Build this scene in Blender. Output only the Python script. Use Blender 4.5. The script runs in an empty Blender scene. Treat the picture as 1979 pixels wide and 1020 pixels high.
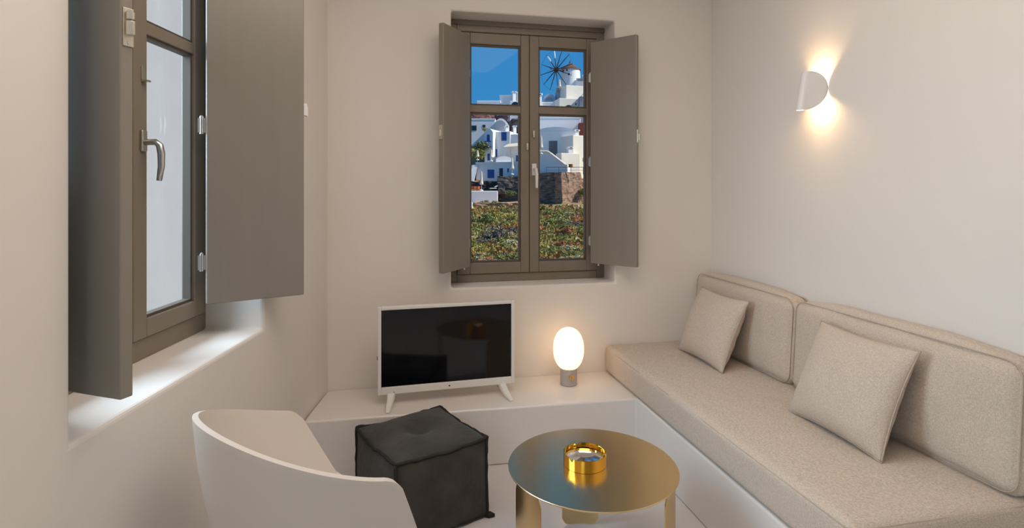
import bpy, bmesh, math, random
from mathutils import Vector, Matrix, noise

random.seed(7)
S = bpy.context.scene
COL = S.collection
PI = math.pi
W, HH, F, CX, HY, CAMZ = 1979.0, 1020.0, 1100.0, 989.5, 360.0, 1.35

# ------------------------------------------------------------------ camera
cam_d = bpy.data.cameras.new('camera')
cam_d.sensor_width = 36.0
cam_d.lens = 36.0 * F / W
cam_d.shift_y = -(HH / 2 - HY) / W
cam_d.clip_end = 1000
cam = bpy.data.objects.new('camera', cam_d)
cam.location = (0, 0, CAMZ)
cam.rotation_euler = (PI / 2, 0, 0)
COL.objects.link(cam)
S.camera = cam

# ------------------------------------------------------------------ view
S.view_settings.view_transform = 'Standard'
S.view_settings.look = 'None'
S.view_settings.gamma = 1
S.view_settings.use_curve_mapping = False
S.view_settings.exposure = 0.0

# ------------------------------------------------------------------ sky
wd = bpy.data.worlds.new('sky'); S.world = wd
wd.use_nodes = True
nt = wd.node_tree; nt.nodes.clear()
wo = nt.nodes.new('ShaderNodeOutputWorld'); bg = nt.nodes.new('ShaderNodeBackground')
tc = nt.nodes.new('ShaderNodeTexCoord'); sp = nt.nodes.new('ShaderNodeSeparateXYZ'); rp = nt.nodes.new('ShaderNodeValToRGB')
nt.links.new(tc.outputs['Generated'], sp.inputs[0]); nt.links.new(sp.outputs['Z'], rp.inputs[0])
nt.links.new(rp.outputs[0], bg.inputs[0]); nt.links.new(bg.outputs[0], wo.inputs[0])
el = rp.color_ramp.elements
el[0].position = 0.0; el[0].color = (.10, .31, .60, 1)
el[1].position = 1.0; el[1].color = (.03, .17, .50, 1)
e = el.new(.16); e.color = (.04, .25, .58, 1)
bg.inputs[1].default_value = 1.0

# ------------------------------------------------------------------ lights
def light(name, kind, loc, energy, color, **kw):
    d = bpy.data.lights.new(name, kind); d.energy = energy; d.color = color
    for k, v in kw.items():
        if k not in ('rot', 'target'): setattr(d, k, v)
    o = bpy.data.objects.new(name, d); o.location = loc
    if 'target' in kw:
        o.rotation_euler = (Vector(kw['target']) - Vector(loc)).to_track_quat('-Z', 'Y').to_euler()
    COL.objects.link(o)
    return o
SUN = Vector((.72, -.12, .68)).normalized()
sun = light('sun', 'SUN', (0, 0, 30), 5.4, (1, .95, .88), angle=.009)
sun.rotation_euler = (-SUN).to_track_quat('-Z', 'Y').to_euler()
light('ceiling_lamp_light', 'AREA', (.15, 1.3, 2.70), 28, (1, .86, .74), size=1.7, target=(.15, 1.5, 0))
light('left_fill_light', 'AREA', (-.78, -1.2, 1.15), 12, (.62, .82, 1), shape='RECTANGLE', size=1.2, size_y=1.9, target=(1.6, 1.6, 1.0))  # cool fill added behind the viewer for the right wall, no known doorway
light('left_window_skylight', 'AREA', (-3.6, 1.35, 2.9), 480, (.60, .80, 1), shape='RECTANGLE', size=3.4, size_y=3.4, target=(1.6, 1.8, .6))

# ------------------------------------------------------------------ helpers
def srgb(r, g, b):
    f = lambda c: (c / 255 / 12.92) if c / 255 <= .04045 else ((c / 255 + .055) / 1.055) ** 2.4
    return (f(r), f(g), f(b), 1)

def at(x, y, Y):
    """point of the place seen in direction (x, y) at distance Y ahead"""
    return Vector(((x - CX) / F * Y, Y, CAMZ - (y - HY) / F * Y))

MATS = {}
def mat(name, col, rough=.6, metal=0., var=.06, vscale=6., bump=0., bscale=40., spec=.5, aniso=0., coat=0., col2=None, detail=4, vstretch=None, sheen=0.):
    if name in MATS: return MATS[name]
    m = bpy.data.materials.new(name); m.use_nodes = True
    n = m.node_tree.nodes; L = m.node_tree.links
    b = n['Principled BSDF']
    b.inputs['Roughness'].default_value = rough; b.inputs['Metallic'].default_value = metal
    b.inputs['Specular IOR Level'].default_value = spec
    b.inputs['Anisotropic'].default_value = aniso
    b.inputs['Coat Weight'].default_value = coat
    b.inputs['Sheen Weight'].default_value = sheen
    t = n.new('ShaderNodeTexCoord'); mp = n.new('ShaderNodeMapping'); L.new(t.outputs['Object'], mp.inputs[0])
    if vstretch: mp.inputs['Scale'].default_value = vstretch
    nz = n.new('ShaderNodeTexNoise'); nz.inputs['Scale'].default_value = vscale; nz.inputs['Detail'].default_value = detail
    L.new(mp.outputs[0], nz.inputs['Vector'])
    mx = n.new('ShaderNodeMix'); mx.data_type = 'RGBA'
    mx.inputs[6].default_value = tuple(max(0, c * (1 - var)) for c in col[:3]) + (1,)
    mx.inputs[7].default_value = col2 if col2 else tuple(min(1, c * (1 + var)) for c in col[:3]) + (1,)
    if col2:
        cr = n.new('ShaderNodeMapRange'); cr.inputs[1].default_value = .38; cr.inputs[2].default_value = .62
        L.new(nz.outputs['Fac'], cr.inputs[0]); L.new(cr.outputs[0], mx.inputs[0])
    else:
        L.new(nz.outputs['Fac'], mx.inputs[0])
    L.new(mx.outputs[2], b.inputs['Base Color'])
    if bump:
        n2 = n.new('ShaderNodeTexNoise'); n2.inputs['Scale'].default_value = bscale; n2.inputs['Detail'].default_value = 5
        L.new(mp.outputs[0], n2.inputs['Vector'])
        bp = n.new('ShaderNodeBump'); bp.inputs['Strength'].default_value = bump; bp.inputs['Distance'].default_value = .01
        L.new(n2.outputs['Fac'], bp.inputs['Height']); L.new(bp.outputs[0], b.inputs['Normal'])
    MATS[name] = m
    return m

def linen(name, col):
    m = bpy.data.materials.new(name); m.use_nodes = True
    n = m.node_tree.nodes; L = m.node_tree.links; b = n['Principled BSDF']
    b.inputs['Roughness'].default_value = .95; b.inputs['Specular IOR Level'].default_value = .15; b.inputs['Sheen Weight'].default_value = .15
    t = n.new('ShaderNodeTexCoord')
    outs = []
    for sc in ((700, 700, 130), (130, 130, 700), (700, 130, 700)):
        mp = n.new('ShaderNodeMapping'); mp.inputs['Scale'].default_value = sc
        L.new(t.outputs['Object'], mp.inputs[0])
        z = n.new('ShaderNodeTexNoise'); z.inputs['Scale'].default_value = 1.; z.inputs['Detail'].default_value = 2
        L.new(mp.outputs[0], z.inputs['Vector']); outs.append(z)
    a1 = n.new('ShaderNodeMath'); a1.operation = 'ADD'; L.new(outs[0].outputs['Fac'], a1.inputs[0]); L.new(outs[1].outputs['Fac'], a1.inputs[1])
    a2 = n.new('ShaderNodeMath'); a2.operation = 'ADD'; L.new(a1.outputs[0], a2.inputs[0]); L.new(outs[2].outputs['Fac'], a2.inputs[1])
    mr = n.new('ShaderNodeMapRange'); mr.inputs[1].default_value = 1.1; mr.inputs[2].default_value = 1.9
    L.new(a2.outputs[0], mr.inputs[0])
    mx = n.new('ShaderNodeMix'); mx.data_type = 'RGBA'
    mx.inputs[6].default_value = tuple(c * .70 for c in col[:3]) + (1,); mx.inputs[7].default_value = tuple(min(1, c * 1.25) for c in col[:3]) + (1,)
    L.new(mr.outputs[0], mx.inputs[0]); L.new(mx.outputs[2], b.inputs['Base Color'])
    wr = n.new('ShaderNodeTexNoise'); wr.inputs['Scale'].default_value = 9; wr.inputs['Detail'].default_value = 2
    L.new(t.outputs['Object'], wr.inputs['Vector'])
    b1 = n.new('ShaderNodeBump'); b1.inputs['Strength'].default_value = .25; b1.inputs['Distance'].default_value = .03; L.new(wr.outputs['Fac'], b1.inputs['Height'])
    b2 = n.new('ShaderNodeBump'); b2.inputs['Strength'].default_value = .35; b2.inputs['Distance'].default_value = .002
    L.new(a2.outputs[0], b2.inputs['Height']); L.new(b1.outputs[0], b2.inputs['Normal']); L.new(b2.outputs[0], b.inputs['Normal'])
    MATS[name] = m
    return m

def glass(name):
    m = bpy.data.materials.new(name); m.use_nodes = True
    n = m.node_tree.nodes; L = m.node_tree.links; n.clear()
    o = n.new('ShaderNodeOutputMaterial'); mx = n.new('ShaderNodeMixShader'); tr = n.new('ShaderNodeBsdfTransparent'); gl = n.new('ShaderNodeBsdfGlossy')
    lw = n.new('ShaderNodeLayerWeight'); lw.inputs[0].default_value = .5
    pw = n.new('ShaderNodeMath'); pw.operation = 'POWER'; pw.inputs[1].default_value = 5.
    fr = n.new('ShaderNodeMath'); fr.operation = 'MULTIPLY_ADD'; fr.inputs[1].default_value = .6; fr.inputs[2].default_value = .006
    L.new(lw.outputs['Facing'], pw.inputs[0]); L.new(pw.outputs[0], fr.inputs[0])
    tr.inputs[0].default_value = (.98, .99, .985, 1); gl.inputs['Roughness'].default_value = .02
    L.new(fr.outputs[0], mx.inputs[0]); L.new(tr.outputs[0], mx.inputs[1]); L.new(gl.outputs[0], mx.inputs[2]); L.new(mx.outputs[0], o.inputs[0])
    MATS[name] = m
    return m

def emit(name, col, st):
    m = bpy.data.materials.new(name); m.use_nodes = True
    n = m.node_tree.nodes; b = n['Principled BSDF']
    b.inputs['Base Color'].default_value = (.9, .88, .84, 1); b.inputs['Roughness'].default_value = .35
    b.inputs['Emission Color'].default_value = col; b.inputs['Emission Strength'].default_value = st
    MATS[name] = m
    return m

class MB:
    def __init__(s): s.bm = bmesh.new()
    def box(s, x0, x1, y0, y1, z0, z1, M=None):
        vs = [s.bm.verts.new(Vector(p)) for p in ((x0,y0,z0),(x1,y0,z0),(x1,y1,z0),(x0,y1,z0),(x0,y0,z1),(x1,y0,z1),(x1,y1,z1),(x0,y1,z1))]
        if M is not None:
            for v in vs: v.co = M @ v.co
        for f in ((0,3,2,1),(4,5,6,7),(0,1,5,4),(1,2,6,5),(2,3,7,6),(3,0,4,7)): s.bm.faces.new([vs[i] for i in f])
        return s
    def prism(s, pts, z0, z1):
        a = [s.bm.verts.new((p[0], p[1], z0)) for p in pts]; b = [s.bm.verts.new((p[0], p[1], z1)) for p in pts]
        n = len(pts); s.bm.faces.new(a[::-1]); s.bm.faces.new(b)
        for i in range(n): s.bm.faces.new((a[i], a[(i+1) % n], b[(i+1) % n], b[i]))
        return s
    def tube(s, pts, r, n=8, closed=False, cap=True):
        pts = [Vector(p) for p in pts]; N = len(pts)
        rs = r if isinstance(r, (list, tuple)) else [r] * N
        rings = []
        up = None
        for i, p in enumerate(pts):
            a = pts[(i-1) % N] if (closed or i > 0) else p
            b = pts[(i+1) % N] if (closed or i < N-1) else p
            d = (b - a).normalized()
            if up is None:
                up = Vector((0,0,1)) if abs(d.z) < .9 else Vector((1,0,0))
            x = d.cross(up)
            if x.length < 1e-5: x = d.cross(Vector((0,1,0)))
            x.normalize(); y = x.cross(d).normalized(); up = y
            rings.append([s.bm.verts.new(p + (x * math.cos(2*PI*k/n) + y * math.sin(2*PI*k/n)) * rs[i]) for k in range(n)])
        for i in range(N if closed else N-1):
            A, B = rings[i], rings[(i+1) % N]
            for k in range(n): s.bm.faces.new((A[k], A[(k+1) % n], B[(k+1) % n], B[k]))
        if cap and not closed:
            s.bm.faces.new(rings[0][::-1]); s.bm.faces.new(rings[-1])
        return s
    def lathe(s, prof, n=32, c=(0,0,0)):
        rings = []
        for r, z in prof:
            if r < 1e-6: rings.append([s.bm.verts.new((c[0], c[1], c[2]+z))])
            else: rings.append([s.bm.verts.new((c[0]+r*math.cos(2*PI*k/n), c[1]+r*math.sin(2*PI*k/n), c[2]+z)) for k in range(n)])
        for A, B in zip(rings, rings[1:]):
            for k in range(n):
                q = [A[k % len(A)], A[(k+1) % len(A)], B[(k+1) % len(B)], B[k % len(B)]]
                u = []
                for v in q:
                    if v not in u: u.append(v)
                if len(u) > 2: s.bm.faces.new(u)
        return s
    def grid(s, P, closed_u=False):
        V = [[s.bm.verts.new(p) for p in row] for row in P]
        for i in range(len(V)-1):
            m = len(V[i])
            for j in range(m if closed_u else m-1):
                s.bm.faces.new((V[i][j], V[i][(j+1) % m], V[i+1][(j+1) % m], V[i+1][j]))
        return s
    def build(s, name, m, parent=None, loc=None, rz=None, bevel=0., seg=2, smooth=False, kind=None, mods=None):
        bmesh.ops.recalc_face_normals(s.bm, faces=s.bm.faces[:])
        me = bpy.data.meshes.new(name); s.bm.to_mesh(me); s.bm.free()
        me.materials.append(m if not isinstance(m, str) else MATS[m])
        o = bpy.data.objects.new(name, me); COL.objects.link(o)
        if parent is not None: o.parent = parent
        if loc is not None: o.location = loc
        if rz is not None: o.rotation_euler = (0, 0, rz)
        if smooth:
            for p in me.polygons: p.use_smooth = True
        if bevel:
            b = o.modifiers.new('bevel', 'BEVEL'); b.width = bevel; b.segments = seg; b.limit_method = 'ANGLE'; b.angle_limit = math.radians(40)
        if kind: o['kind'] = kind
        return o

def tag(o, label, cat, group=None):
    o['label'] = label; o['category'] = cat
    if group: o['group'] = group
    return o
def empty(name, loc, rz=0., label=None, cat=None, group=None, kind=None):
    o = bpy.data.objects.new(name, None); o.location = loc; o.rotation_euler = (0, 0, rz); o.empty_display_size = .1
    COL.objects.link(o)
    if label: tag(o, label, cat, group)
    if kind: o['kind'] = kind
    return o

# ------------------------------------------------------------------ materials
mat('plaster', srgb(233, 226, 218), .9, var=.035, vscale=2.2, bump=.10, bscale=14, spec=.2)
mat('cement', srgb(232, 226, 220), .24, var=.03, vscale=3, bump=.05, bscale=8, spec=.5)
mat('floor_cement', srgb(214, 208, 206), .2, var=.05, vscale=2.5, bump=.04, bscale=6, spec=.5)
mat('ceiling_white', srgb(238, 232, 225), .9, var=.02)
mat('taupe', srgb(140, 132, 121), .24, var=.05, vscale=3, bump=.02, bscale=60, vstretch=(8, 8, .6), spec=.45)
mat('taupe_frame', srgb(134, 122, 107), .42, var=.05, vscale=3, bump=.02, bscale=60, spec=.4)
mat('rebate', srgb(92, 80, 68), .6)
mat('steel', (.62, .62, .60, 1), .3, 1., var=.05)
mat('nickel', (.66, .62, .52, 1), .35, 1., var=.06)
mat('dark_slot', (.02, .02, .02, 1), .5)
mat('white_plastic', srgb(236, 232, 226), .35, var=.01)
mat('white_enamel', srgb(232, 228, 224), .45, var=.01)
mat('chair_shell', srgb(222, 212, 201), .42, var=.012, spec=.4)
mat('suede', srgb(68, 64, 59), .95, var=.55, vscale=9, bump=.35, bscale=45, spec=.15, sheen=.12, detail=6)
mat('suede_seam', srgb(52, 50, 47), .95, var=.3, vscale=30, bump=.3, bscale=80, spec=.1)
mat('brass', (.80, .60, .32, 1), .26, 1., var=.03, aniso=.3)
mat('gold', (.95, .58, .10, 1), .09, 1., var=.02)
mat('silver', (.82, .82, .84, 1), .06, 1., var=.02)
mat('screen', (.004, .004, .006, 1), .07, var=0, spec=.45)
mat('concrete', srgb(186, 176, 170), .85, var=.12, vscale=60, bump=.12, bscale=120)
mat('brass_knob', (.80, .52, .18, 1), .3, 1.)
mat('black_cable', (.02, .02, .02, 1), .5)
linen('linen', srgb(206, 190, 173))
mat('linen_seam', srgb(188, 171, 153), .95, var=.15, vscale=90, spec=.1)
glass('pane_glass')
emit('globe_glow', (1, .66, .38, 1), 1.75)
emit('spot_glow', (1, .82, .6, 1), 5.)
# outdoors
mat('outer_plaster', srgb(166, 165, 165), .95, var=.07, vscale=1.2, bump=.3, bscale=5)
mat('limewash', srgb(236, 232, 228), .9, var=.05, vscale=.7)
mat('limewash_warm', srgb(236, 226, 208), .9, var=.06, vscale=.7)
mat('rubble', srgb(138, 108, 88), .95, var=.3, vscale=1.1, bump=1., bscale=2.5, vstretch=(.7, .7, 2.6), col2=srgb(172, 140, 116))  # bastion stone, its sunlit tone put into the brown
mat('rubble_grey_shade', srgb(86, 79, 74), .95, var=.4, vscale=1., bump=1., bscale=2.5, vstretch=(.7, .7, 2.6), col2=srgb(128, 116, 106))  # grey stone, darkened to carry the shade on the retaining wall's left face
mat('red_rock', srgb(112, 66, 58), .95, var=.4, vscale=.6, bump=1., bscale=1.2, col2=srgb(142, 96, 84))
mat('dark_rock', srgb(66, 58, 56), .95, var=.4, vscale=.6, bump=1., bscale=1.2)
mat('blue_paint', srgb(28, 84, 150), .5, var=.08)
mat('dark_glass', srgb(38, 46, 58), .25, var=.1)
mat('green_door', srgb(98, 108, 104), .6, var=.08)
mat('vault_grey', srgb(176, 188, 200), .9, var=.05)
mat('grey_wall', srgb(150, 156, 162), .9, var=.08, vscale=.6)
mat('maroon', srgb(120, 56, 52), .9, var=.15)
mat('thatch', srgb(104, 74, 62), .95, var=.25, vscale=2, bump=.6, bscale=6)
mat('old_wood', srgb(58, 42, 44), .8, var=.2)
mat('sailcloth', srgb(232, 232, 228), .9, var=.04)
mat('canvas_cream', srgb(222, 206, 184), .9, var=.06)
mat('terracotta', srgb(186, 92, 48), .8, var=.2)
mat('iron', srgb(58, 58, 62), .5, var=.05)
mat('hill_ground', srgb(158, 122, 84), .98, var=.3, vscale=.35, bump=1., bscale=1.2, col2=srgb(146, 136, 82), detail=8)
mat('dry_soil', srgb(176, 138, 108), .98, var=.2, vscale=.5, bump=.6, bscale=2)

# ------------------------------------------------------------------ room shell
AB = math.atan(.2132)                  # turn of the back wall and of the sofa wall
AL = math.atan(17.5 / 1100)            # turn of the left wall
C0 = Vector((-.970, 2.994, 0))         # corner left wall / back wall
C1 = Vector((1.212, 3.459, 0))         # corner back wall / sofa wall
CEIL = 2.75
TH = .45
def wall_with_hole(L0, L1, H0, H1, hx0, hx1, hz0, hz1, th):
    """wall in the xz plane (face at y=0, body to +y) with one opening"""
    m = MB(); bm = m.bm
    xs = [L0, hx0, hx1, L1]; zs = [H0, hz0, hz1, H1]
    V = [[[bm.verts.new((x, y, z)) for z in zs] for x in xs] for y in (0, th)]
    for i in range(3):
        for k in range(3):
            if i == 1 and k == 1: continue
            for y in (0, 1):
                bm.faces.new((V[y][i][k], V[y][i+1][k], V[y][i+1][k+1], V[y][i][k+1]))
    def q(a, b): bm.faces.new((V[0][a[0]][a[1]], V[0][b[0]][b[1]], V[1][b[0]][b[1]], V[1][a[0]][a[1]]))
    q((1,1),(2,1)); q((2,1),(2,2)); q((2,2),(1,2)); q((1,2),(1,1))
    for i in range(3): q((i,0),(i+1,0)); q((i,3),(i+1,3)); q((0,i),(0,i+1)); q((3,i),(3,i+1))
    return m
BW = 2.232                                # length of the back wall
WB_C, WB_H = 1.128, .478                  # back opening: centre and half width along the wall
ZB0, ZB1 = .79, 2.317
wall_back = wall_with_hole(-.45, BW + .45, 0, CEIL, WB_C - WB_H, WB_C + WB_H, ZB0, ZB1, TH).build('wall_back', 'plaster', loc=C0, rz=AB, bevel=.012, seg=3, kind='structure')
# left wall: local x runs away from the corner towards the camera, y out of the room
WL_A, WL_B = .80, 1.778
ZL0, ZL1 = .80, 2.32
LROT = AL - PI / 2 + PI                  # local frame set below
wl = wall_with_hole(-3.3, .02, 0, CEIL, -WL_B, -WL_A, ZL0, ZL1, .315)
wall_left = wl.build('wall_left', 'plaster', loc=C0, rz=PI / 2 + AL, bevel=.012, seg=3, kind='structure')
wall_with_hole(-6.7, -3.3, 0, CEIL, -4.9, -3.55, .02, 2.2, .315).build('wall_left', 'plaster', loc=C0, rz=PI / 2 + AL, kind='structure')
m = MB(); m.box(0, TH, -7.2, .1, 0, CEIL)
wall_right = m.build('wall_right', 'plaster', loc=C1, rz=AB, kind='structure')
wall_rear = MB().box(-1.4, 3.2, -.3, 0, 0, CEIL).build('wall_rear', 'plaster', loc=(0, -3.3, 0), kind='structure')
room = [(-1.40, -3.6), (3.3, -3.6), (1.72, 3.5), (1.3, 3.9), (-1.40, 3.25)]
MB().prism(room, -.2, 0).build('floor', 'floor_cement', kind='structure')
MB().prism(room, CEIL, CEIL + .2).build('ceiling', 'ceiling_white', kind='structure')
# unseen glazed door, added in the left wall to let daylight in
d1 = empty('added_door_1', (-1.10, 2.994 - 4.225, 0), PI / 2 + AL, kind='structure')
d1.scale = (.82, 1, 1)
for x0 in (-.81, .005):
    m = MB()
    m.box(x0, x0 + .09, -.03, .03, .03, 2.18); m.box(x0 + .715, x0 + .805, -.03, .03, .03, 2.18)
    m.box(x0 + .09, x0 + .715, -.03, .03, .03, .16); m.box(x0 + .09, x0 + .715, -.03, .03, 2.08, 2.18)
    lf = m.build('door_leaf', 'taupe_frame', d1, bevel=.004)
    MB().box(x0 + .09, x0 + .715, -.006, .006, .16, 2.08).build('pane', 'pane_glass', lf)

# ------------------------------------------------------------------ masonry bench (L shaped)
BH = .275
bl = Vector((-.955, 2.60)); bc = Vector((.6305, 2.884))
su = Vector((.2132, -1)).normalized()
sofa_end = bc + su * 1.62
wr_end = Vector((C1.x, C1.y)) + su * (2.232)
nb = Vector((-.2132 * 0 - .2085, .978))
pts = [bl, bc, sofa_end, sofa_end + Vector((.978, .2085)) * .695, Vector((C1.x, C1.y)) , Vector((C0.x, C0.y))]
bench = MB().prism(pts, 0, BH).build('masonry_bench', 'cement', bevel=.009, seg=3)
tag(bench, 'low white plastered built-in bench running under window and sofa', 'bench')

# ------------------------------------------------------------------ windows
def ring(m, x0, x1, z0, z1, l, r, b, t, y0, y1):
    m.box(x0, x0 + l, y0, y1, z0, z1); m.box(x1 - r, x1, y0, y1, z0, z1)
    m.box(x0 + l, x1 - r, y0, y1, z0, z0 + b); m.box(x0 + l, x1 - r, y0, y1, z1 - t, z1)
    return m
def sash(win, x0, x1, z0, z1, gx0, gx1, gz0, gz1, bar0, bar1, y):
    m = MB(); ring(m, x0, x1, z0, z1, gx0 - x0, x1 - gx1, gz0 - z0, z1 - gz1, y, y + .05)
    s = m.build('sash', 'taupe_frame', win, bevel=.004)
    MB().box(gx0 - .002, gx1 + .002, y + .004, y + .046, bar0, bar1).build('glazing_bar', 'taupe_frame', s, bevel=.003)
    for a, b in ((gz0, bar0), (bar1, gz1)):
        m = MB(); ring(m, gx0, gx1, a, b, .009, .009, .009, .009, y + .012, y + .04)
        m.build('glazing_bead', 'rebate', s)
        MB().box(gx0 + .004, gx1 - .004, y + .022, y + .030, a + .004, b - .004).build('pane', 'pane_glass', s)
    return s
def hinge(par, loc, h=.075, r=.007):
    m = MB(); m.tube([(0,0,-h/2),(0,0,h/2)], r, 10); m.box(-.012, .03, -.003, .003, -h*.42, h*.42); m.lathe([(0,h/2+.006),(r*.7,h/2+.003),(r*.7,h/2-.002)], 10)
    return m.build('hinge', 'steel', par, loc=loc)
def shutter(win, hx, hy, z0, z1, ang, w, th=.03, boards=3):
    m = MB(); m.box(0, w, -th/2, th/2, 0, z1 - z0)
    o = m.build('shutter', 'taupe', win, loc=(hx, hy, z0), rz=ang, bevel=.0035)
    return o

# --- window_1: back wall
w1loc = C0 + Vector((math.cos(AB), math.sin(AB), 0)) * WB_C + Vector((-math.sin(AB), math.cos(AB), 0)) * .165
window_1 = empty('window_1', (w1loc.x, w1loc.y, ZB0), AB, kind='structure')
Hh = ZB1 - ZB0
m = MB(); ring(m, -WB_H, WB_H, 0, Hh, .05, .05, .048, .066, 0, .07)
m.box(-WB_H, WB_H, -.012, 0, Hh - .028, Hh)
m.build('frame', 'taupe_frame', window_1, bevel=.004)
g0, g1, b0, b1 = .904 - ZB0, 2.18 - ZB0, 1.782 - ZB0, 1.824 - ZB0
s1 = sash(window_1, -.426, .001, .05, Hh - .072, -.352, -.05, g0, g1, b0, b1, -.012)
s2 = sash(window_1, .004, .426, .05, Hh - .072, .060, .361, g0, g1, b0, b1, -.012)
def to_local(win, p):
    M = Matrix.Translation(win.location) @ Matrix.Rotation(win.rotation_euler.z, 4, 'Z')
    return M.inverted() @ Vector(p)
def place_shutter(win, hinge_xy, free_xy, z0, h):
    a = to_local(win, (hinge_xy[0], hinge_xy[1], z0)); b = to_local(win, (free_xy[0], free_xy[1], z0))
    d = b - a
    o = shutter(win, a.x, a.y, a.z, a.z + h, math.atan2(d.y, d.x), d.xy.length)
    return o, d.xy.length
shA, wA = place_shutter(window_1, (-.2494, 3.229), (-.3695, 2.967), .895, 1.308)
shB, wB = place_shutter(window_1, (.4738, 3.383), (.7066, 3.2026), .895, 1.308)
for sh, side in ((shA, -1), (shB, 1)):
    for z in (.13, .60, 1.10):
        hinge(sh, (-.010, 0, z), .055, .006)
for sh, w, sd in ((shA, wA, 1), (shB, wB, -1)):
    m = MB(); m.box(w, w + .006, -.010, .010, .70, .775); m.tube([(w + .010, 0, .715), (w + .010, 0, .75)], .007, 8)
    m.build('catch', 'nickel', sh, bevel=.001)
    m = MB(); m.tube([(.045, 0, -.012), (.045, 0, .004)], .006, 8); m.build('bolt', 'steel', sh)
# handle on the right sash
def white_handle(par, x, y, z, mt):
    m = MB(); m.box(x - .014, x + .014, y - .010, y, z - .035, z + .035)
    m.tube([(x, y - .008, z), (x, y - .045, z)], .009, 10)
    m.tube([(x, y - .045, z + .006), (x + .004, y - .05, z - .03), (x + .004, y - .048, z - .11)], [.010, .010, .008], 10)
    return m.build('handle', mt, par, bevel=.002)
white_handle(s2, .030, -.012, 1.45 - ZB0, 'white_enamel')
for sx, zz in ((-.012, 1.585), (.028, 1.66)):
    m = MB(); m.box(sx - .006, sx + .006, -.022, -.012, zz - ZB0 - .02, zz - ZB0 + .02); m.box(sx - .004, sx + .004, -.03, -.022, zz - ZB0 - .012, zz - ZB0 - .002)
    m.build('latch', 'nickel', s1 if sx < 0 else s2, bevel=.0015)

# --- window_2: left wall. local x along the wall (away from camera), y out of the room
wdir = Vector((-math.sin(AL), math.cos(AL), 0)); wout = Vector((-math.cos(AL), -math.sin(AL), 0))
WL_M = (WL_A + WL_B) / 2; WL_HALF = (WL_B - WL_A) / 2 + .004
w2loc = C0 - wdir * WL_M + wout * .222
window_2 = empty('window_2', (w2loc.x, w2loc.y, ZL0), PI / 2 + AL, kind='structure')
Hl = ZL1 - ZL0
m = MB(); ring(m, -WL_HALF, WL_HALF, 0, Hl, .05, .03, .068, .066, 0, .07)
m.build('frame', 'taupe_frame', window_2, bevel=.004)
def lx(depth): return depth - w2loc.y      # along-wall coordinate of a depth
t1 = sash(window_2, -.43, lx(1.742), .07, Hl - .072, -.36, lx(1.66), .1295, 1.39, 1.035, 1.075, -.012)
t2 = sash(window_2, lx(1.745), WL_HALF - .034, .07, Hl - .072, lx(1.812), lx(2.093), .1295, 1.39, 1.035, 1.075, -.012)
shC, wC = place_shutter(window_2, (-1.150, 1.352), (-.846, 1.250), .885, 1.40)
shD, wD = place_shutter(window_2, (-1.107, 2.059), (-.824, 2.246), .925, 1.36)
for z in (.15, .645, 1.2): hinge(shD, (-.014, 0, z), .062, .0065)
for z in (.15, .62, 1.2): hinge(shC, (-.012, 0, z), .06, .0065)
# keeper and barrel catch on the end of the near shutter
zc = 1.35 + 305 / 1100 * 1.26 - .885
m = MB(); m.box(wC, wC + .003, -.010, .014, zc - .042, zc + .042)
m.tube([(wC + .009, .002, zc - .018), (wC + .009, .002, zc + .012)], .010, 14)
m.tube([(wC + .009, .002, zc + .016), (wC + .009, .002, zc + .032)], .009, 14, cap=False)
m.build('barrel_catch', 'nickel', shC, bevel=.0008)
m = MB()
for dz in (-.034, .036): m.tube([(wC + .002, .002, zc + dz), (wC + .0045, .002, zc + dz)], .004, 8)
m.build('screw', 'steel', shC)
m = MB(); m.box(wD, wD + .014, -.008, .008, 1.35 + 148/1100*2.246 - .925 - .024, 1.35 + 148/1100*2.246 - .925 + .024); m.tube([(wD + .014, 0, .70), (wD + .014, 0, .74)], .006, 8)
m.build('catch', 'white_enamel', shD, bevel=.003)
# keeper plate and lever handle on the meeting stile
xs_ = lx(1.785)
zk = 1.35 + 217 / 1100 * 1.785 - ZL0
m = MB(); m.box(xs_ - .006, xs_ + .012, -.016, -.012, zk - .018, zk + .024); m.box(xs_ - .006, xs_ + .014, -.032, -.012, zk - .024, zk - .018)
m.build('keeper', 'nickel', t2, bevel=.001)
zh = 1.35 + 88 / 1100 * 1.785 - ZL0
m = MB(); m.box(xs_ - .012, xs_ + .014, -.022, -.012, zh - .034, zh + .034)
hd = m.build('handle_plate', 'nickel', t2, bevel=.004, seg=3)
m = MB()
hp = [(xs_, -.020, zh - .004), (xs_, -.055, zh - .004), (xs_ + .002, -.066, zh - .014), (xs_ + .004, -.070, zh - .04), (xs_ + .004, -.070, zh - .08), (xs_ + .003, -.064, zh - .125)]
m.tube(hp, [.010, .010, .011, .011, .010, .008], 12)
m.build('handle', 'steel', t2, smooth=True)

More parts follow.
